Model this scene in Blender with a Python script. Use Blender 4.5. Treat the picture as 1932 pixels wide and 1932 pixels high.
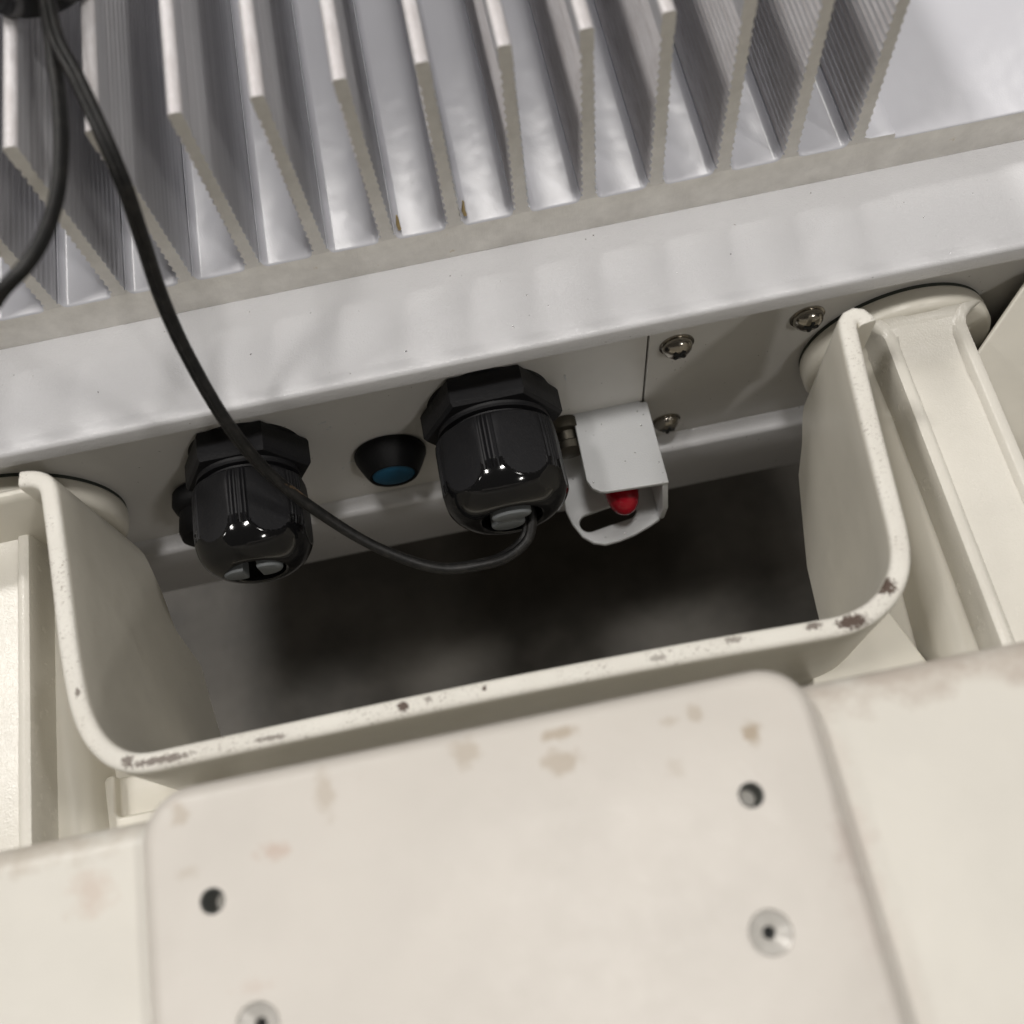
import bpy, bmesh, math, random
from mathutils import Vector, Matrix
random.seed(7)
S = bpy.context.scene
S.unit_settings.system = 'METRIC'; S.unit_settings.scale_length = 0.01      # 1 unit = 1 cm
for o in list(bpy.data.objects): bpy.data.objects.remove(o)
COL = S.collection
R = math.radians
# ------------------------------------------------------------------ camera
cam = bpy.data.cameras.new('camera'); co = bpy.data.objects.new('camera', cam); COL.objects.link(co)
th, pi_ = R(11.6), R(22.3)
u0 = Vector((0, math.cos(pi_), math.sin(pi_))); r0 = Vector((1, 0, 0)); f0 = Vector((0, math.sin(pi_), -math.cos(pi_)))
Rt = r0*math.cos(th) - u0*math.sin(th); Up = r0*math.sin(th) + u0*math.cos(th)
co.matrix_world = Matrix(((Rt.x, Up.x, -f0.x, 0), (Rt.y, Up.y, -f0.y, 0), (Rt.z, Up.z, -f0.z, 17.45), (0, 0, 0, 1)))
cam.sensor_width = 36; cam.lens = 36*1940/1932; cam.clip_start = .5; cam.clip_end = 3000
cam.dof.use_dof = True; cam.dof.focus_distance = 21.8; cam.dof.aperture_fstop = .125
S.camera = co
# ------------------------------------------------------------------ light: a dim hall with one row of ceiling lamps
w = bpy.data.worlds.new('World'); S.world = w; w.use_nodes = True
w.node_tree.nodes['Background'].inputs[0].default_value = (1, .91, .78, 1)
w.node_tree.nodes['Background'].inputs[1].default_value = .055
S.view_settings.view_transform = 'Standard'; S.view_settings.look = 'None'; S.view_settings.exposure = 0; S.view_settings.gamma = 1
LAMPS = [(-350, -15, 300, .8), (-150, -10, 300, 1.1), (10, -5, 300, 1.6), (220, 0, 300, 1.15),
         (-170, 205, 300, 2.9), (25, 235, 300, .65), (240, 260, 300, .5), (210, -270, 300, 1.25)]
for x, y, z, k in LAMPS:
    l = bpy.data.lights.new('ceiling_lamp', 'AREA'); l.shape = 'RECTANGLE'; l.size = 42; l.size_y = 24
    l.energy = 177000*k; l.color = (1, .965, .925)
    lo = bpy.data.objects.new('ceiling_lamp', l); COL.objects.link(lo); lo.location = (x, y, z)
    lo.rotation_euler = (Vector((x, y-10, z))).to_track_quat('Z', 'Y').to_euler()

# ------------------------------------------------------------------ materials
class NT:
    def __init__(s, name):
        s.m = bpy.data.materials.new(name); s.m.use_nodes = True; s.t = s.m.node_tree; s.b = s.t.nodes['Principled BSDF']
        s.tc = s.n('ShaderNodeTexCoord')
    def n(s, typ, **k):
        x = s.t.nodes.new(typ)
        for a, v in k.items(): setattr(x, a, v)
        return x
    def l(s, a, b): s.t.links.new(a, b)
    def co(s, scale=(1, 1, 1)):
        mp = s.n('ShaderNodeMapping'); s.l(s.tc.outputs['Object'], mp.inputs[0]); mp.inputs['Scale'].default_value = scale
        return mp.outputs[0]
    def noise(s, scale, detail=3, rough=.55, stretch=(1, 1, 1)):
        x = s.n('ShaderNodeTexNoise'); x.inputs['Scale'].default_value = scale; x.inputs['Detail'].default_value = detail
        x.inputs['Roughness'].default_value = rough; s.l(s.co(stretch), x.inputs['Vector']); return x.outputs['Fac']
    def ramp(s, src, a, b, c0=(0, 0, 0, 1), c1=(1, 1, 1, 1)):
        x = s.n('ShaderNodeValToRGB'); s.l(src, x.inputs[0]); e = x.color_ramp.elements
        e[0].position = a; e[1].position = b; e[0].color = c0; e[1].color = c1; return x.outputs[0]
    def math(s, op, a, b=None):
        x = s.n('ShaderNodeMath', operation=op)
        for i, v in enumerate((a, b)):
            if v is None: continue
            if isinstance(v, (int, float)): x.inputs[i].default_value = v
            else: s.l(v, x.inputs[i])
        return x.outputs[0]
    def mix(s, fac, a, b):
        x = s.n('ShaderNodeMix', data_type='RGBA')
        for i, v in ((0, fac), (6, a), (7, b)):
            if isinstance(v, (int, float)): x.inputs[i].default_value = v
            elif isinstance(v, tuple): x.inputs[i].default_value = (*v[:3], 1)
            else: s.l(v, x.inputs[i])
        return x.outputs[2]
    def bump(s, h, strength=.2, dist=.01, prev=None):
        x = s.n('ShaderNodeBump'); s.l(h, x.inputs['Height']); x.inputs['Strength'].default_value = strength; x.inputs['Distance'].default_value = dist
        if prev: s.l(prev, x.inputs['Normal'])
        return x.outputs[0]
    def set(s, col=None, rough=None, metal=None, nrm=None, spec=None, coat=None, sss=None):
        for key, v in (('Base Color', col), ('Roughness', rough), ('Metallic', metal), ('Normal', nrm), ('Specular IOR Level', spec), ('Coat Weight', coat)):
            if v is None: continue
            if isinstance(v, (int, float)): s.b.inputs[key].default_value = v
            elif isinstance(v, tuple): s.b.inputs[key].default_value = (*v, 1)
            else: s.l(v, s.b.inputs[key])
        return s.m
    def spot(s, p, rad, edge=.5, nscale=6, org=(0, 0, 0), squash=(1, 1, 1)):
        """blotch mask round the object-space point p (ragged outline)"""
        sb = s.n('ShaderNodeVectorMath', operation='SUBTRACT'); s.l(s.tc.outputs['Object'], sb.inputs[0])
        sb.inputs[1].default_value = tuple(p[i]-org[i] for i in range(3))
        ml = s.n('ShaderNodeVectorMath', operation='MULTIPLY'); s.l(sb.outputs[0], ml.inputs[0]); ml.inputs[1].default_value = squash
        ln = s.n('ShaderNodeVectorMath', operation='LENGTH'); s.l(ml.outputs[0], ln.inputs[0])
        d = s.math('DIVIDE', ln.outputs['Value'], rad)
        nz = s.noise(nscale, 4, .65)
        v = s.math('ADD', d, s.math('MULTIPLY', s.math('SUBTRACT', nz, .5), 2.4))
        return s.ramp(v, 1-edge, 1, (1, 1, 1, 1), (0, 0, 0, 1))

BO = (-.77, 3, -7)      # root of the cream bracket
EO = (0, 13, -8.9)      # root of the enclosure

def cream(name, col=(.69, .655, .575), rough=.34, spots=(), grime=.5, fine=.10):
    s = NT(name)
    c = s.mix(s.ramp(s.noise(.5, 3), .35, .7), col, tuple(v*.93 for v in col))
    c = s.mix(s.math('MULTIPLY', s.ramp(s.noise(9, 5, .7), .66, .74), .35*grime), c, (.34, .28, .2))
    for sp in spots:
        c = s.mix(s.math('MULTIPLY', s.spot(sp[0], sp[1], sp[4] if len(sp) > 4 else .5, sp[5] if len(sp) > 5 else 6, BO, sp[6] if len(sp) > 6 else (1, 1, 1)), sp[3]), c, sp[2])
    n1 = s.bump(s.noise(26, 2, .6), fine, .02); n2 = s.bump(s.noise(2.2, 2), .15, .05, n1)
    return s.set(c, s.math('ADD', s.math('MULTIPLY', s.noise(3, 4), .18), rough-.09), None, n2, .45)
DK = (.035, .022, .018); BR = (.30, .215, .12); PK = (.45, .28, .2)
M = {}
M['cream'] = cream('cream_plastic', (.69, .66, .58))
M['beam'] = cream('cream_plastic_textured', (.69, .665, .60), .25, fine=.34, grime=.15)
# chipped and scuffed rim of the cable guard
def rim_mat():
    s = NT('scuffed_cream_rim')
    c = s.mix(s.ramp(s.noise(.6, 3), .35, .7), (.74, .72, .66), (.67, .645, .585))
    fine = s.ramp(s.noise(13, 6, .8, (1, 1.6, 1)), .565, .61)
    zone = s.ramp(s.noise(.9, 2), .42, .58)
    c = s.mix(s.math('MULTIPLY', s.math('MULTIPLY', fine, zone), .85), c, (.16, .12, .09))
    for p, r_, k, sq in (((5.92, 4.28, .45), 0.187, 1, (1, 1, 1)), ((5.2, 3.8, .45), 0.234, 1, (.8, 1.7, 1)), ((4.55, 3.86, .45), 0.094, .8, (.6, 1.5, 1)),
                      ((-2.45, 3.92, .45), 0.109, 1, (1, 1.2, 1)), ((-2.0, 3.95, .45), 0.078, .6, (1, 1.5, 1)), ((-6.6, 3.86, .45), 0.265, .8, (.45, 3.5, 1)),
                      ((-7.15, 3.95, .45), 0.117, .8, (1, 1.2, 1)), ((-7.97, 5.3, .45), 0.101, .8, (2, 1, 1)), ((-1.05, 3.95, .45), 0.047, 1, (1, 1, 1)),
                      ((3.2, 3.9, .45), 0.125, .6, (.7, 2, 1)), ((1.9, 3.86, .45), 0.094, .5, (.6, 1.5, 1)), ((-4.7, 3.85, .45), 0.156, .7, (.5, 3, 1))):
        c = s.mix(s.math('MULTIPLY', s.spot(p, r_, .3, 19, BO, sq), k), c, (.085, .055, .04))
    h = s.noise(14, 5, .7)
    return s.set(c, .42, None, s.bump(h, .5, .03), .4)
M['rim'] = rim_mat()
M['body'] = cream('dirty_cream_body', (.665, .64, .58), .36, fine=.32, spots=(
    ((8, 2.5, 2.05), 5.2, (.30, .21, .16), .42, .7, 1.6, (.9, 9, 5)), ((-9, 2.5, 2.05), 3.2, (.34, .26, .18), .4, .7, 1.6, (1, 9, 5)),
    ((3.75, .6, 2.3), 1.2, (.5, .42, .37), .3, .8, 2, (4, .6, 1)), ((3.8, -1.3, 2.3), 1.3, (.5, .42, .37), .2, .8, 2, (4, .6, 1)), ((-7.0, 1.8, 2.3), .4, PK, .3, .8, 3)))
M['plate'] = cream('stained_cream_plate', (.62, .585, .535), .36, fine=.28, spots=(
    ((2.62, 2.0, 2.85), 0.173, BR, 0.64, .5, 5), ((0.03, 2.55, 2.85), 0.216, BR, 0.51, .5, 5, (.7, 2, 1)), ((-.02, 2.15, 2.85), 0.259, BR, 0.42, .6, 4, (.8, 1.3, 1)),
    ((-1.35, 2.55, 2.85), 0.230, BR, 0.34, .6, 4), ((-3.35, 2.35, 2.85), 0.274, BR, 0.30, .6, 4, (1.5, .7, 1)), ((-5.45, 2.5, 2.85), 0.180, BR, 0.34, .6, 5),
    ((-4.15, 1.75, 2.85), 0.216, PK, 0.42, .7, 4, (.8, 1.4, 1)), ((-5.4, 1.7, 2.85), 0.180, BR, 0.21, .7, 4, (.8, 1.6, 1)), ((1.95, 2.45, 2.85), 0.144, BR, 0.34, .5, 5),
    ((1.55, 2.4, 2.85), 0.144, BR, 0.26, .6, 5, (.6, 2, 1)), ((1.5, 1.75, 2.85), 0.158, BR, 0.17, .6, 5), ((-4.6, .1, 2.85), 0.360, PK, 0.17, .8, 4, (1, 3, 1)),
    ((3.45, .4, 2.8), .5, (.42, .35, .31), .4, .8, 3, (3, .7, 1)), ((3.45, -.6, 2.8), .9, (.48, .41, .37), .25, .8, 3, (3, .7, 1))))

def paint(name, col, rough=.3, grain=.35, flake=.965):
    s = NT(name)
    c = s.mix(s.ramp(s.noise(.35, 3), .35, .7), col, tuple(v*.94 for v in col))
    c = s.mix(s.math('MULTIPLY', s.ramp(s.noise(5, 2, .5), .9, .91), .7), c, (.1, .08, .07))
    v = s.n('ShaderNodeTexVoronoi'); v.inputs['Scale'].default_value = 34; s.l(s.co(), v.inputs['Vector'])
    fl = s.ramp(v.outputs['Color'], flake, flake+.01)
    n1 = s.bump(s.noise(30, 2, .6), grain, .012); n2 = s.bump(s.noise(.9, 2), .12, .2, n1)
    return s.set(c, s.math('SUBTRACT', rough, s.math('MULTIPLY', fl, rough*.5)), s.math('MULTIPLY', fl, .9), n2, .5)
M['white'] = paint('white_powder_coat', (.66, .66, .675), .25, .75)
M['panel'] = paint('white_panel_paint', (.62, .61, .59), .3, .2)
M['sheet'] = paint('silver_white_sheet', (.56, .57, .58), .34, .8, .95)
M['base'] = paint('glossy_white_base', (.66, .665, .71), .27, .15, .997)
def fin_mat():
    s = NT('grey_extruded_fin')
    st = s.noise(3.5, 4, .6, (1, .06, 3))
    c = s.mix(s.ramp(st, .35, .68), (.60, .60, .62), (.72, .72, .74))
    return s.set(c, .30, .35, s.bump(st, .25, .02), .5)
M['fin'] = fin_mat()
def raw_mat():
    s = NT('raw_cut_aluminium')
    c = s.mix(s.ramp(s.noise(1.6, 5, .65), .3, .7), (.82, .80, .755), (.66, .64, .60))
    c = s.mix(s.math('MULTIPLY', s.ramp(s.noise(4, 4, .7), .68, .74), .35), c, (.45, .33, .15))
    return s.set(c, .5, .3, s.bump(s.noise(9, 4, .7, (3, 1, .6)), .35, .02), .4)
M['raw'] = raw_mat()
def topm():
    s = NT('fin_top_edge')
    c = s.mix(s.ramp(s.noise(5, 4, .6, (1, .3, 1)), .35, .7), (.74, .72, .73), (.60, .57, .57))
    return s.set(c, .4, .2, s.bump(s.noise(8, 4, .7), .5, .03), .5)
M['fintop'] = topm()
def simple(name, col, rough, metal=0, bump=0, bs=20, spec=.5, coat=None):
    spec = {'black_nylon': .28, 'black_rubber': .2}.get(name, spec)
    s = NT(name); n = s.bump(s.noise(bs, 3, .6), bump, .02) if bump else None
    return s.set(s.mix(s.noise(2, 3), col, tuple(v*.8 for v in col)), rough, metal, n, spec, coat)
M['black'] = simple('black_nylon', (.010, .010, .0115), .5, bump=.35, bs=14)
M['gloss'] = simple('glossy_black_nylon', (.006, .006, .0065), .09, bump=.03, bs=4)
M['plug'] = simple('grey_rubber_plug', (.125, .135, .14), .6, bump=.2)
M['blue'] = simple('deep_blue_insert', (.002, .075, .15), .5)
M['rubber'] = simple('black_rubber', (.004, .004, .0045), .55, bump=.2)
M['red'] = simple('red_vinyl_cap', (.30, .0, .010), .22)
M['steel'] = simple('stainless_steel', (.42, .39, .34), .2, 1, .15, 6)
M['brass'] = simple('dull_connector_metal', (.12, .11, .09), .45, 1, .3, 8)
M['hole'] = simple('zinc_insert', (.16, .17, .16), .5, .4)
M['cup'] = simple('painted_screw_head', (.62, .60, .56), .3, .15, .1, 6)
M['seal'] = simple('dark_green_gasket', (.035, .042, .034), .7)
M['gap'] = simple('dark_gasket', (.012, .014, .014), .7)
def cable_mat():
    s = NT('scuffed_black_cable')
    c = s.mix(s.ramp(s.noise(5, 5, .7), .45, .75), (.007, .007, .007), (.026, .024, .022))
    c = s.mix(s.math('MULTIPLY', s.spot((-3.95, 8.95, -1.3), .55, .3, 5, (-1, 9, -3), (1, 5, 1)), .6), c, (.30, .19, .10))
    return s.set(c, .45, None, s.bump(s.noise(18, 3), .3, .02), .35)
M['cable'] = cable_mat()
def floor_mat():
    s = NT('shade_toned_polished_concrete')
    c = s.mix(s.ramp(s.noise(.22, 6, .6), .40, .64), (.058, .053, .045), (.105, .096, .082))  # low tone and broad mottling put floor shadow into the concrete colour
    c = s.mix(s.ramp(s.noise(2.2, 3, .6), .68, .8), c, (.09, .07, .055))
    return s.set(c, .5, None, s.bump(s.noise(3, 5), .2, .1), .4)
M['floor'] = floor_mat()
M['warm'] = simple('yellowed_stain', (.55, .40, .16), .5)

# ------------------------------------------------------------------ helpers
def origin(p):
    while p.parent: p = p.parent
    return p.location
def obj(name, verts, faces, mats, parent=None, smooth=True, midx=None, bevel=0, seg=3, angle=35, loc=None):
    me = bpy.data.meshes.new(name)
    off = Vector((0, 0, 0)) if loc is not None or parent is None else origin(parent)
    me.from_pydata([Vector(v)-off for v in verts], [], faces)
    bm = bmesh.new(); bm.from_mesh(me); bmesh.ops.recalc_face_normals(bm, faces=bm.faces); bm.to_mesh(me); bm.free()
    mats = mats if isinstance(mats, (list, tuple)) else [mats]
    for m_ in mats: me.materials.append(m_)
    o = bpy.data.objects.new(name, me); COL.objects.link(o)
    if parent: o.parent = parent
    if loc is not None: o.location = Vector(loc) - (origin(parent) if parent else Vector((0, 0, 0)))
    if midx:
        for p in me.polygons: p.material_index = midx(p)
    if smooth:
        for p in me.polygons: p.use_smooth = True
        me.set_sharp_from_angle(angle=R(angle))
    if bevel:
        b = o.modifiers.new('bevel', 'BEVEL'); b.width = bevel; b.segments = seg; b.limit_method = 'ANGLE'; b.angle_limit = R(32); b.harden_normals = True
    return o
def empty(name, loc, label, cat, group=None):
    o = bpy.data.objects.new(name, None); COL.objects.link(o); o.location = loc; o.empty_display_size = 1
    tag(o, label, cat, group); return o
def tag(o, label, cat, group=None):
    o['label'] = label; o['category'] = cat
    if group: o['group'] = group
def loft(rings, cap0=True, cap1=True, closed=True):
    n = len(rings[0]); v = [p for r_ in rings for p in r_]; f = []
    for i in range(len(rings)-1):
        for j in range(n if closed else n-1):
            a, b = i*n+j, i*n+(j+1) % n
            f.append((a, b, b+n, a+n))
    if cap0: f.append(tuple(range(n-1, -1, -1)))
    if cap1: f.append(tuple(range((len(rings)-1)*n, len(rings)*n)))
    return v, f
def prism(prof, axis, a, b):
    """profile in the two other axes, pushed along axis from a to b"""
    def P(p, t): return (t, p[0], p[1]) if axis == 'x' else (p[0], t, p[1]) if axis == 'y' else (p[0], p[1], t)
    return loft([[P(p, a) for p in prof], [P(p, b) for p in prof]])
def box(x0, x1, y0, y1, z0, z1): return prism([(x0, y0), (x1, y0), (x1, y1), (x0, y1)], 'z', z0, z1)
def lathe(prof, n=48, c=(0, 0, 0), axis='-y', cap0=True, cap1=True, rf=None):
    """profile (radius, distance along axis)"""
    rings = []
    for r_, t in prof:
        ring = []
        for i in range(n):
            a = 2*math.pi*i/n; q = r_*(rf(a, t) if rf else 1)
            x, z = q*math.sin(a), q*math.cos(a)
            ring.append((c[0]+x, c[1]-t, c[2]+z) if axis == '-y' else (c[0]+x, c[1]+z, c[2]+t))
        rings.append(ring)
    return loft(rings, cap0, cap1)
def rrect(x0, x1, y0, y1, r, n=8):
    out = []
    for cx, cy, a0 in ((x1-r, y1-r, 0), (x0+r, y1-r, 90), (x0+r, y0+r, 180), (x1-r, y0+r, 270)):
        for i in range(n+1):
            a = R(a0+90*i/n); out.append((cx+r*math.cos(a), cy+r*math.sin(a)))
    return out
def join(*vf):
    V, F = [], []
    for v, f in vf:
        k = len(V); V += list(v); F += [tuple(i+k for i in q) for q in f]
    return V, F
def catmull(pts, per=10):
    P = [Vector(p) for p in pts]; P = [P[0]*2-P[1]] + P + [P[-1]*2-P[-2]]; out = []
    for i in range(1, len(P)-2):
        for k in range(per):
            t = k/per; a, b, c, d = P[i-1:i+3]
            out.append(.5*((2*b)+(c-a)*t+(2*a-5*b+4*c-d)*t*t+(3*b-a-3*c+d)*t**3))
    out.append(P[-2]); return out
def cutout(o, cutters):
    """cut holes and keep the result as the object's own mesh"""
    for v, f in cutters:
        c = obj('cutter', [Vector(q)-origin(o) if False else q for q in v], f, M['hole'])
        m = o.modifiers.new('cut', 'BOOLEAN'); m.object = c; m.operation = 'DIFFERENCE'; m.solver = 'EXACT'
    dg = bpy.context.evaluated_depsgraph_get(); dg.update()
    me = bpy.data.meshes.new_from_object(o.evaluated_get(dg)); o.modifiers.clear()
    o.data = me; me.name = o.name
    for c in [x for x in bpy.data.objects if x.name.startswith('cutter')]:
        d = c.data; bpy.data.objects.remove(c); bpy.data.meshes.remove(d)

# ------------------------------------------------------------------ floor (setting)
fl = obj('floor', *prism([(-260, -260), (260, -260), (260, 260), (-260, 260)], 'z', -25, -24), M['floor'], smooth=False)
fl['kind'] = 'structure'

# ------------------------------------------------------------------ the white equipment enclosure
E = empty('equipment_enclosure', EO, 'white metal enclosure with finned heat sink on top and black cable glands in front', 'electronics enclosure')
X0, X1, YB = -19, 22, 34
# top flange: long moulding with a small groove along the front lip
prof = [(10.48, -.45), (10.48, -.09), (10.50, -.03), (10.56, 0.0), (10.70, .012), (10.76, -.012), (10.84, -.012), (10.92, .0), (11.6, .03), (12.93, .02), (12.95, .0), (YB, 0), (YB, -.45)]
obj('top_flange', *prism(prof, 'x', X0, X1), M['white'], E, angle=50)
obj('front_panel', *box(X0, 3.50, 10.9, 11.2, -6.3, -.452), M['panel'], E, bevel=.02)
obj('cover_panel', *box(3.54, X1, 10.9, 11.2, -6.3, -.452), M['panel'], E, bevel=.02)
obj('gasket', *box(3.3, 3.8, 11.21, 11.4, -6.3, -.46), M['gap'], E, smooth=False)
obj('inner_housing', *box(X0+.1, X1-.1, 11.42, YB-.3, -8.6, -.46), M['panel'], E, smooth=False)
prof = [(11.195, -6.31), (11.195, -6.1), (10.88, -6.08), (10.80, -6.12), (10.74, -6.19), (10.60, -6.21), (10.52, -6.26), (10.50, -6.36), (10.50, -8.8), (10.58, -8.9), (11.4, -8.9), (11.4, -6.31)]
obj('lower_flange', *prism(prof, 'x', X0, X1), M['white'], E, angle=50)
# heat sink base: profile across the fins, valleys filleted at the fin roots
PITCH = 1.34; XF = [8.07-PITCH*k for k in range(16)]
top = []
for k in reversed(range(16)):
    x = XF[k]; f_ = .16
    for a in range(0, 5):
        t = a/4*math.pi/2; top.append((x-f_-.14+.14*math.sin(t), .93+.14*(1-math.cos(t))))
    for a in range(0, 5):
        t = a/4*math.pi/2; top.append((x+f_+.14-.14*math.cos(t), .93+.14*(1-math.sin(t)))) if k else None
    if k == 0: top += [(x+f_, 1.07), (x+.28, 1.02), (8.84, 1.015), (8.86, .90)]
hs_prof = [(X0, 0.005), (X0, .93)] + top + [(X1, .90), (X1, .005)]
v, f = loft([[(p[0], y, p[1]) for p in hs_prof] for y in (12.95, 12.99, YB)])
v = [(q[0], q[1], q[2]-(.035 if i < len(hs_prof) and .9 <= q[2] < 1.0 else 0)) for i, q in enumerate(v)]
HS = obj('heat_sink', v, f, [M['base'], M['raw']], E, midx=lambda p: 1 if p.normal.y < -.8 else 0, angle=60)
# fins: serrated flanks, each fin a separate piece sharing one mesh
def fin_mesh():
    L, Rr = [], []
    n = 21; z0, z1 = 0, 4.14
    for i in range(n*4+1):
        t = i/(n*4); z = z0+(z1-.06)*t; half = .155-.03*t
        s_ = (i % 4)/4; rid = .048*(abs(math.sin(math.pi*s_)))*(1 if t < .9 else .3)
        L.append((-half+rid, z)); Rr.append((half-rid*.7, z))
    prof = Rr + [(.085, z1), (-.085, z1)] + L[::-1]
    rings = [[(p[0], y, p[1]) for p in prof] for y in (0, .02, 19)]
    return loft(rings)
v, f = fin_mesh()
fin = obj('cooling_fin', v, f, [M['fin'], M['raw'], M['fintop']], HS, midx=lambda p: 1 if p.normal.y < -.8 else (2 if p.normal.z > .55 else 0), angle=60, loc=(XF[0], 12.947, .96))
for k in range(1, 16):
    c = fin.copy(); COL.objects.link(c); c.parent = HS; c.location = Vector((XF[k], 12.947, .96))-origin(HS)
# stained glue specks in two valleys
for x, z in ((-1.05, 1.0), (.26, 1.02)):
    vv, ff = lathe([(.01, 0), (.035, .01), (.04, .16), (.02, .4), (.01, .44)], 12, (x, 13.1, z), 'z')
    obj('sealant_residue', [(q[0]+.02*math.sin(q[2]*19), q[1], q[2]) for q in vv], ff, M['warm'], HS)

# cable glands
def gland(x, zc, s, rot, plugs, tip):
    yb = 10.9
    # lock nut: six-sided with chamfered ends
    hexr = lambda a: math.cos(R(30))/math.cos(((a-R(rot)+R(30)) % R(60))-R(30))
    hx = lambda a, t: min(1.0, hexr(a)/1.0)
    g = obj('cable_gland', *lathe([(1.36*s, 0), (1.50*s, .03), (1.54*s, .1), (1.54*s, .62), (1.48*s, .70), (1.22*s, .71), (1.20*s, .77), (1.24*s, .78), (1.24*s, .84), (1.1*s, .85), (1.08*s, .93)], 144, (x, yb, zc), rf=lambda a, t: (hexr(a) if .02 < t < .705 else 1.0)), M['black'], E, angle=28)
    # cap nut: six flats running out into a glossy dome, ribs on the rounded corners
    cr = rot+tip; RC = 1.385
    pr = [(1.10, .90), (1.26, .97), (1.31, 1.0), (1.34, 1.04), (1.36, 1.2), (1.38, 1.7), (RC, 2.05)]
    for i in range(1, 49):
        q = i/48*math.pi/2*.96; pr.append((.66+(RC-.66)*math.cos(q), 2.05+.84*math.sin(q)))
    tend = pr[-1][1]
    pr += [(pr[-1][0]-.03, tend-.01), (.65, tend-.03), (.64, 2.6)]
    def rd(t):
        for (ra, ta), (rb_, tb) in zip(pr[:-3], pr[1:-3]):
            if ta <= t <= tb: return ra+(rb_-ra)*(t-ta)/max(1e-9, tb-ta)
        return pr[-4][0]
    def ang(a): return ((a-R(cr)+R(30)) % R(60))-R(30)            # 0 at a corner
    def rings_cap():
        out = []; NA = 288
        for k, (r_, t) in enumerate(pr):
            ring = []
            for i in range(NA):
                a = 2*math.pi*i/NA; aa = ang(a); q = r_
                if k < len(pr)-3:
                    q = min(r_, .925*RC/math.cos(R(30)-abs(aa)))
                    if 1.02 < t < 2.25 and abs(aa) < R(9.5) and q > .95*RC: q -= .045*max(0, math.sin(aa/R(4.2)*2*math.pi))
                ring.append((x+q*s*math.sin(a), yb-t, zc+q*s*math.cos(a)))
            out.append(ring)
        return out
    off = origin(g)
    def mi(p):
        c_ = p.center+off; t = yb-c_.y; rr_ = math.hypot(c_.x-x, c_.z-zc)/s
        if t < 2.06: return 0
        return 0 if rr_ < .985*rd(t) and t < 2.5 else 1
    obj('cap_nut', *loft(rings_cap()), [M['black'], M['gloss']], g, angle=22, midx=mi)
    for (px, pz, rx, rz, cut) in plugs:
        ring = []
        for i in range(28):
            a = 2*math.pi*i/28; qx, qz = rx*math.cos(a), rz*math.sin(a)
            if cut == 'l': qx = min(qx, rx*.35)
            if cut == 'r': qx = max(qx, -rx*.35)
            ring.append((qx, qz))
        v, f = loft([[(x+px+q[0]*k, yb-t, zc+pz+q[1]*k) for q in ring] for k, t in ((1, 2.6), (1, 2.90), (.93, 2.935), (.7, 2.95))])
        obj('seal_plug', v, f, M['plug'], g, angle=45)
    return g
gl = gland(-5.45, -2.5, .90, 0, [(-.34, .10, .34, .25, 'l'), (.20, .11, .36, .28, 'r')], 2)
gr = gland(-.02, -2.5, 1.0, 0, [(.0, .27, .42, .20, ''), (-.10, -.15, .36, .26, '')], -7)
gr['label'] = 'larger cable gland with a black cable coming out of its domed end'
gl['label'] = 'smaller cable gland closed by two grey plugs, the cable crossing in front'
# round blue-centred plug and small black plug
p = obj('round_plug', *lathe([(.80, 0), (.84, .06), (.83, .16), (.74, .36), (.62, .58), (.56, .66), (.52, .66), (.49, .60)], 64, (-2.5, 10.9, -3.95)), M['rubber'], E, angle=50)
obj('blue_insert', *lathe([(.49, .56), (.485, .635), (.43, .66), (.2, .68), (.02, .685)], 48, (-2.5, 10.9, -3.95)), M['blue'], p, angle=50)
obj('rubber_plug', *lathe([(.62, 0), (.72, .08), (.74, .35), (.66, .5), (.58, .56), (.6, .7), (.62, 1.0), (.56, 1.2), (.4, 1.28), (.1, 1.3)], 64, (-6.95, 10.9, -4.05)), M['rubber'], E, angle=40)
# pan-head screws with cross recess
def screw(loc, s=1.0, rot=0):
    prof = [(.32, 0), (.33, .04), (.325, .10), (.29, .18), (.22, .245), (.12, .28), (.02, .29)]
    v, f = lathe(prof, 32, (0, 0, 0))
    v = [(q[0]*s, q[1]*s, q[2]*s) for q in v]
    o = obj('screw', v, f, M['steel'], E, angle=60, loc=loc); o.rotation_euler = (0, R(rot), 0)
    rc = []
    for a in (0, 90):
        vv, ff = box(-.16*s, .16*s, -.30*s, -.2*s, -.035*s, .035*s)
        q = Matrix.Rotation(R(a+rot), 3, 'Y'); rc.append(([q @ Vector(c_)+Vector((0, -.001*a/90, 0)) for c_ in vv], ff))
    d = obj('cross_recess', *join(*rc), M['gap'], o, smooth=False, loc=loc); d.location = (0, 0, 0)
    wv, wf = lathe([(.38*s, .0), (.38*s, .03), (.3*s, .045)], 32)
    wsh = obj('washer', wv, wf, M['steel'], o, angle=40, loc=loc); wsh.location = (0, 0, 0)
screw((4.15, 10.9, -1.75), 1.0, 20); screw((6.98, 10.9, -1.70), 1.0, 50); screw((4.15, 10.9, -5.35), .95, 5)
# engraved ticks on the panel
for x, z, w_, a in ((-3.62, -2.0, .20, 8), (-3.5, -2.25, .07, 5), (-3.58, -2.33, .06, 0), (-3.4, -4.1, .25, 10), (-3.1, -4.0, .2, 5), (-3.7, -4.35, .12, 60), (1.72, -2.2, .22, 96)):
    q = Matrix.Rotation(R(-a), 3, 'Y'); vv, ff = box(-w_/2, w_/2, -.012, 0, -.018, .018)
    obj('engraved_mark', [q @ Vector(c_)+Vector((x, 10.9, z)) for c_ in vv], ff, M['sheet'], E, smooth=False)

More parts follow.
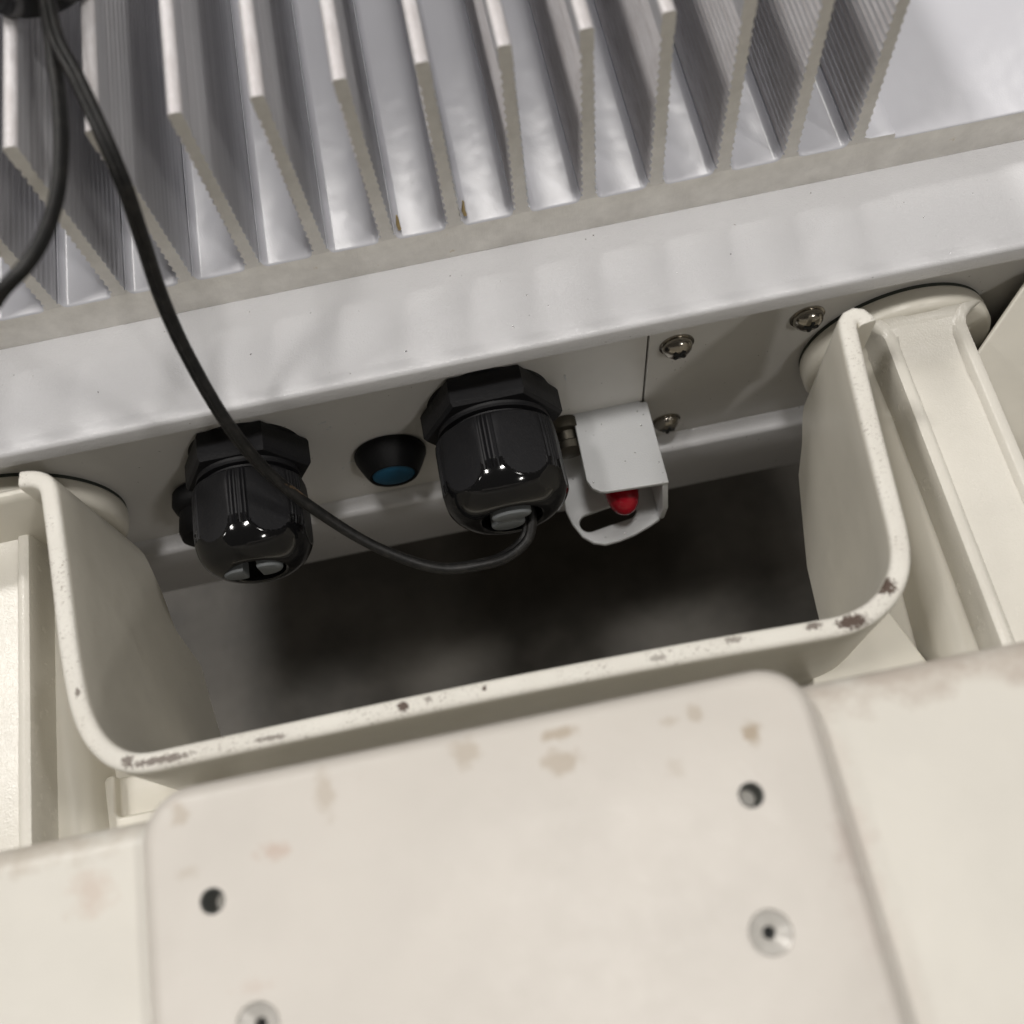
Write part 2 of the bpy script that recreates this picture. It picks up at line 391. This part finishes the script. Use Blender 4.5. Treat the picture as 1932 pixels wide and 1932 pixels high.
# sheet-metal connector guard: top plate, side wall and slotted bottom plate
T = .13
tp = [(1.84, 11.0), (1.80, 9.2), (1.88, 8.98), (2.05, 8.85), (2.2, 8.82), (3.60, 8.74), (3.60, 10.86), (3.44, 10.86), (3.43, 11.0)]
G = obj('connector_guard', *prism(tp, 'z', -4-T, -4), M['sheet'], E, bevel=.03)
G['label'] = 'pearly white folded sheet-metal guard around the red cap'
sw = [(10.9, -4.07), (8.77, -4.07), (8.52, -5.0), (8.66, -6.0), (10.9, -6.0)]
obj('side_wall', *prism(sw, 'x', 3.592, 3.592-T), M['sheet'], G, bevel=.02)
bp = [(3.47, 10.85), (3.47, 8.62), (3.2, 8.5), (2.8, 8.36), (2.4, 8.28), (2.05, 8.26), (1.78, 8.36), (1.55, 8.58), (1.38, 8.95), (1.30, 9.3), (1.32, 9.6), (1.42, 9.85), (1.45, 10.85)]
bpo = obj('slotted_plate', *prism(bp, 'z', -6-T*.2, -6+T*.8), M['sheet'], G)
slot = []
for cx, a0 in ((2.75, -90), (1.78, 90)):
    for i in range(9):
        a = R(a0+180*i/8); slot.append((cx+.235*math.cos(a), 8.90+.235*math.sin(a)-(.10*(1-((cx-2.15)/.4)**2))))
cutout(bpo, [prism(slot, 'z', -7, -5)])
b = bpo.modifiers.new('bevel', 'BEVEL'); b.width = .025; b.segments = 2; b.limit_method = 'ANGLE'
con = obj('connector', *lathe([(.42, 0), (.42, .3), (.36, .34), (.34, .5), (.38, .55), (.38, .9), (.3, .95), (.28, 1.5)], 32, (2.62, 10.9, -4.95)), M['brass'], E, angle=40)
obj('dust_cap', *lathe([(.37, .95), (.42, 1.0), (.42, 1.12), (.40, 1.16), (.40, 1.75), (.38, 1.95), (.31, 2.15), (.2, 2.28), (.08, 2.34), (.01, 2.35)], 48, (2.62, 10.9, -4.95)), M['red'], con, angle=60)
obj('terminal', *lathe([(.40, 0), (.44, .05), (.44, .3), (.3, .34), (.28, .55), (.34, .6), (.34, .78), (.1, .85)], 32, (1.62, 10.9, -4.35)), M['brass'], E, angle=40)

# ------------------------------------------------------------------ the cream moulded bracket
B = empty('mounting_bracket', BO, 'cream moulded mounting bracket with two arms, an open cable guard loop and a drilled plate', 'mounting bracket')
CX = -.77
# cable guard: U-shaped wall, deeper than it is thick
def arc(cx, cy, r, a0, a1, n): return [(cx+r*math.cos(R(a0+(a1-a0)*i/n)), cy+r*math.sin(R(a0+(a1-a0)*i/n))) for i in range(n+1)]
path = [(-8.98, 9.66), (-8.82, 9.64), (-8.66, 9.59), (-8.52, 9.49), (-8.44, 9.34), (-8.41, 9.15), (-8.31, 8.2), (-8.22, 7.2), (-8.13, 6.2)]
path += [(-8.02, 5.4), (-7.94, 5.0), (-7.82, 4.65), (-7.64, 4.33), (-7.40, 4.08), (-7.12, 3.93), (-6.8, 3.87), (-6.3, 3.87)]
path += [(-4.2, 3.89), (-1.0, 3.905), (2.2, 3.86), (4.4, 3.79)]
path += [(5.0, 3.78), (5.35, 3.83), (5.68, 3.95), (5.98, 4.16), (6.22, 4.46), (6.37, 4.8), (6.45, 5.2), (6.50, 5.7), (6.62, 7.0), (6.74, 8.2), (6.84, 9.05), (6.87, 9.28), (6.92, 9.42), (7.02, 9.50), (7.13, 9.50), (7.22, 9.42), (7.25, 9.28)]
path = [Vector((p[0], p[1], 0)) for p in catmull([(p[0], p[1], 0) for p in path], 4)]
cum = [0]
for a, b_ in zip(path, path[1:]): cum.append(cum[-1]+(b_-a).length)
LT = cum[-1]
def at(sx):
    sx = min(max(sx, 0), LT)
    for i in range(len(cum)-1):
        if cum[i+1] >= sx:
            t = (sx-cum[i])/max(1e-9, cum[i+1]-cum[i]); p_ = path[i].lerp(path[i+1], t)
            j0, j1 = max(0, i-1), min(len(path)-1, i+2); d = (path[j1]-path[j0]).normalized(); return p_, Vector((-d.y, d.x, 0))
def zbot(sx):       # depth of the wall under each point of the loop
    l_ = min(sx, LT-sx); left = sx < LT/2
    if left: pts = [(0, -3.0), (1.3, -4.3), (2.1, -4.8), (2.6, -6.2), (4.3, -6.8), (7, -6.5), (9, -5)]
    else: pts = [(0, -2.5), (1.1, -3.7), (1.5, -4.5), (3.4, -5.45), (4.5, -5.4), (6, -5.2), (9, -5)]
    if l_ >= pts[-1][0]: return -5
    for (a, za), (b_, zb) in zip(pts, pts[1:]):
        if a <= l_ <= b_: return za+(zb-za)*(l_-a)/(b_-a)
N = 240; rings = []
TW = .178
for i in range(N+1):
    sx = LT*i/N; p_, nr = at(sx); zb = zbot(sx)
    ring = []
    cs = [(-1, 0), (-1, .06), (-.94, .012), (-.8, 0)]
    for side, dz in ((-1, None),):
        pass
    sec = [(-TW*1.0, zb), (-TW*1.0, -2), (-TW*1.0, -.4), (-TW, .33), (-TW*.93, .40), (-TW*.75, .44), (-TW*.4, .455), (TW*.4, .455), (TW*.75, .44), (TW*.93, .40), (TW, .33), (TW, -.4), (TW, -2), (TW, zb)]
    for off, z in sec:
        z = max(z, zb) if z < 0 else z
        ring.append((p_.x+nr.x*off, p_.y+nr.y*off, z))
    rings.append(ring)
v, f = loft(rings)
gu = obj('cable_guard', v, f, [M['cream'], M['rim']], B, midx=lambda p: 1 if p.normal.z > .25 and p.center.z+BO[2] > .3 else 0, angle=50)
gu['label'] = 'open U-shaped guard loop with scratched and chipped rim'
# arms with pivot bosses
def arm(side):
    cx = CX+side*9.97
    sx = lambda d: cx+side*d               # d < 0 is towards the middle
    boss = obj('pivot_boss', *lathe([(1.9, .1), (2.0, .12), (2.06, .17), (2.08, .25), (2.08, .55), (2.04, .63), (1.95, .68), (1.2, .70), (.3, .70)], 96, (cx, 10.98, -3.4)), M['cream'], B, angle=50)
    obj('boss_gasket', *lathe([(2.0, 0), (2.05, .0), (2.05, .11), (1.9, .11)], 96, (cx, 10.899, -3.4)), M['seal'], boss, angle=40)
    # lower body of the arm, widening towards the front; raised channel with two rails on top
    def ring(y, w0, w1, zt, fil):
        pts = [(-w0, -5.2), (-w0, zt-.5), (-w0+.08, zt-.2), (-w0+.28, zt-.03), (-w0+.5, zt), (w1-.5, zt), (w1-.28, zt-.03), (w1-.08, zt-.2), (w1, zt-.5), (w1, -5.2)]
        return [(sx(p[0]), y, p[1]) for p in pts]
    rg = [ring(10.3, 1.5, 1.5, -2.35, 0), ring(10.1, 1.12, 1.12, -2.55, 0), ring(9.8, 1.05, 1.05, -2.6, 0), ring(8, 1.22, 1.1, -2.6, 0), ring(5, 1.48, 1.2, -2.6, 0), ring(2, 1.72, 1.3, -2.6, 0)]
    obj('arm_body', *loft(rg), M['cream'], boss, angle=50)
    def chan(y, w, zt, d, fl_=0):
        w2 = w+fl_
        pts = [(-w, -2.75), (-w, zt-.5), (-w, zt-.42), (-w2, zt-.12), (-w2+.03, zt-.03), (-w2+.10, zt), (-w+.20, zt), (-w+.25, zt-.03), (-w+.32, zt-d), (w-.32, zt-d), (w-.25, zt-.03), (w-.20, zt), (w2-.10, zt), (w2-.03, zt-.03), (w2, zt-.12), (w, zt-.42), (w, zt-.5), (w, -2.75)]
        return [(sx(p[0]), y, p[1]) for p in pts]
    rr = [chan(10.32, 1.1, -1.45, .01, .18), chan(10.24, .98, -1.53, .01, .1), chan(10.12, .92, -1.58, .02, .03), chan(9.95, .89, -1.6, .03), chan(9.80, .885, -1.6, .14), chan(9.0, .885, -1.6, .17), chan(8.8, .885, -1.6, .17), chan(8.55, .885, -1.6, .145), chan(5.3, .89, -1.6, .14), chan(5.25, .89, -1.6, .12), chan(2.0, .90, -1.6, .12)]
    a = obj('arm', *loft(rr), M['beam'], B, angle=38)
    # low web between arm and guard
    wv, wf = prism([(sx(-.95), 2.0), (sx(-.95), 7.0), (sx(-1.9), 6.6), (sx(-2.5), 5.2), (sx(-2.75), 4.2), (sx(-3.6), 3.2), (sx(-3.6), 2.0)], 'z', -4.4, -3.9)
    obj('web', wv, wf, M['cream'], boss, bevel=.1)
    return boss, a
arm(1)
bl, al = arm(-1)
# cross rim that closes the arm head on the far left
obj('head_rim', *prism([(9.5, -2.4), (9.5, -.18), (9.55, -.07), (9.62, -.02), (9.70, -.03), (9.78, -.12), (9.82, -.3), (9.82, -2.4)], 'x', -14, -8.85), M['cream'], B, bevel=.02)
# pocketed white rib seen low between arm and guard
v, f = prism(rrect(-9.25, -7.3, 3.0, 4.6, .15), 'z', -3.8, -3.3)
rb = obj('pocket_rib', v, f, M['cream'], B, smooth=True); cutout(rb, [prism(rrect(-9.02, -7.0, 3.75, 4.9, .12), 'z', -3.62, -3)])
b = rb.modifiers.new('bevel', 'BEVEL'); b.width = .07; b.segments = 3; b.limit_method = 'ANGLE'
# corner gusset right of the loop
obj('gusset', *prism([(5.0, 3.0), (5.3, 4.2), (6.1, 4.75), (6.9, 5.0), (7.6, 3.0)], 'z', -3.6, -3.0), M['cream'], B, bevel=.06)
obj('under_web', *box(-9.3, 8.6, 1.0, 4.95, -5.2, -4.45), M['cream'], B, bevel=.08)
# outer lug beside the right arm
lv, lf = loft([[(10.15, 9.35, -2.2+.0), (11.7, 10.75, -1.5), (14.5, 10.6, -1.4), (14.5, 7.5, -4.2), (10.15, 7.5, -4.3)], [(10.15, 9.35, -5.5), (11.7, 10.75, -5.5), (14.5, 10.6, -5.5), (14.5, 7.5, -5.5), (10.15, 7.5, -5.5)]])
obj('outer_lug', lv, lf, M['cream'], B, bevel=.12)
obj('lug_rib', *box(10.1, 14.5, 6.95, 7.4, -5.6, -3.9), M['cream'], B, bevel=.1)
# main body bar at the front, with rounded back edge
def back(zt, yb, r, n=8): return [(yb-r+r*math.cos(R(90-90*i/n)), zt-r+r*math.sin(R(90-90*i/n))) for i in range(n+1)]
prof = [(-6, 2.3)] + back(2.3, 2.66, .42) + [(2.6, .5), (2.3, -2.9), (-6, -2.9)]
obj('body_bar', *prism(prof, 'x', -20, 20), M['body'], B, angle=60)
# drilled mounting plate on the bar
def plate_ring(ins, z): return [(p[0], p[1], z) for p in rrect(-6.06+ins, 3.62-ins, -6+ins, 2.9-ins, max(.05, .72-ins), 10)]
rings = [plate_ring(-.02, 2.0), plate_ring(-.02, 2.5)]
for i in range(1, 7):
    a = R(90*i/6); rings.append(plate_ring(-.02+.28*(1-math.cos(a)), 2.5+.35*math.sin(a)))
pl = obj('mounting_plate', *loft(rings), M['plate'], B, angle=70)
HOLES = [(-5.06, 1.27), (2.41, 1.21)]
SCR = [(2.19, -.51), (-4.58, -.36)]
cyl = lambda x, y, r, z0, z1: lathe([(r, z0), (r, z1)], 40, (x, y, 0), 'z')
cutout(pl, [cyl(x, y, .175, 2.2, 3.2) for x, y in HOLES] + [lathe([(.20, 2.3), (.20, 2.6), (.30, 2.88), (.34, 3.2)], 40, (x, y, 0), 'z') for x, y in SCR])
for p in pl.data.polygons: p.use_smooth = True
pl.data.set_sharp_from_angle(angle=R(40))
for x, y in HOLES:
    obj('threaded_insert', *lathe([(.173, 2.25), (.173, 2.80), (.15, 2.82), (.14, 2.78), (.13, 2.3), (.01, 2.28)], 32, (x, y, 0), 'z'), M['hole'], pl, angle=40)
for x, y in SCR:
    o = obj('countersunk_screw', *lathe([(.19, 2.45), (.195, 2.62), (.275, 2.80), (.27, 2.825), (.24, 2.81), (.11, 2.73), (.09, 2.72), (.08, 2.5), (.01, 2.49)], 48, (x, y, 0), 'z'), M['cup'], pl, angle=50)
    obj('socket', *lathe([(.085, 2.5), (.085, 2.60), (.01, 2.60)], 6, (x, y, 0), 'z'), M['gap'], o, smooth=False)

# ------------------------------------------------------------------ cables and the black cap
def twin(name, pts, a, b, twist0, twist1, per=14, s1=1):
    P = catmull(pts, per); n = len(P); rings = []
    up = Vector((1, 0, .1))
    for i, p_ in enumerate(P):
        d = (P[min(n-1, i+1)]-P[max(0, i-1)]).normalized()
        up = (up-d*up.dot(d)).normalized(); sd = d.cross(up)
        tw = R(twist0+(twist1-twist0)*i/(n-1)); e1 = up*math.cos(tw)+sd*math.sin(tw); e2 = d.cross(e1)
        ring = []
        for k in range(28):
            t = 2*math.pi*k/28; x = a*math.cos(t); y = b*math.sin(t)*(1-.32*math.exp(-(math.cos(t)/.22)**2))*(1+.12*abs(math.cos(t)))
            k_ = 1+(s1-1)*i/(n-1); ring.append(p_+(e1*x+e2*y)*k_)
        rings.append(ring)
    v, f = loft(rings); off = Vector((-1, 9, -3))
    o = obj(name, [Vector(q)-off for q in v], f, M['cable'], angle=70); o.location = off; return o
c1 = twin('black_cable', [(.30, 8.9, -2.75), (.36, 8.45, -2.8), (.34, 8.08, -2.9), (.18, 7.75, -3.05), (-.2, 7.5, -3.08), (-.72, 7.36, -3.0), (-1.74, 7.43, -2.9), (-2.83, 7.95, -2.5), (-3.72, 8.55, -1.7), (-4.47, 9.15, -.5), (-4.84, 9.7, .8),
     (-5.08, 10.5, 2.0), (-5.12, 11.05, 3.0), (-5.02, 11.5, 4.0), (-4.92, 11.85, 4.9), (-5.0, 12.45, 5.5), (-5.22, 13.3, 5.8), (-5.5, 14.2, 5.9), (-5.72, 15.8, 5.8)], .170, .130, 20, 160, s1=.74)
tag(c1, 'thin black twin cable curving from the larger gland up across the white flange and fins', 'cable')
c2 = twin('black_cable', [(-6.95, 9.7, 5.2), (-6.55, 9.86, 5.5), (-6.14, 10.15, 5.6), (-5.85, 10.65, 5.6), (-5.65, 11.4, 5.6), (-5.56, 12.2, 5.65), (-5.55, 13.0, 5.7), (-5.6, 14.0, 5.78), (-5.74, 15.8, 5.75)], .12, .10, 60, 10)
tag(c2, 'black cable looping down along the left edge of the photo from the round black cap', 'cable')
cap = empty('round_cap', (-6.05, 16.65, 5.1), 'round black plastic cap with stepped rim sitting on the fins in the top left corner', 'cap')
obj('cap_body', *lathe([(1.05, 5.12), (1.12, 5.2), (1.12, 5.55), (1.18, 5.6), (1.20, 5.75), (1.14, 5.85), (1.12, 6.2), (1.05, 6.3), (.9, 6.34), (.1, 6.35)], 72, (-6.05, 16.65, 0), 'z'), M['gloss'], cap, angle=40)
obj('cap_ring', *lathe([(1.19, 5.86), (1.22, 5.9), (1.22, 6.0), (1.18, 6.04), (1.12, 6.04), (1.12, 5.86)], 72, (-6.05, 16.65, 0), 'z'), M['rubber'], cap, angle=40)
bpy.context.view_layer.update()
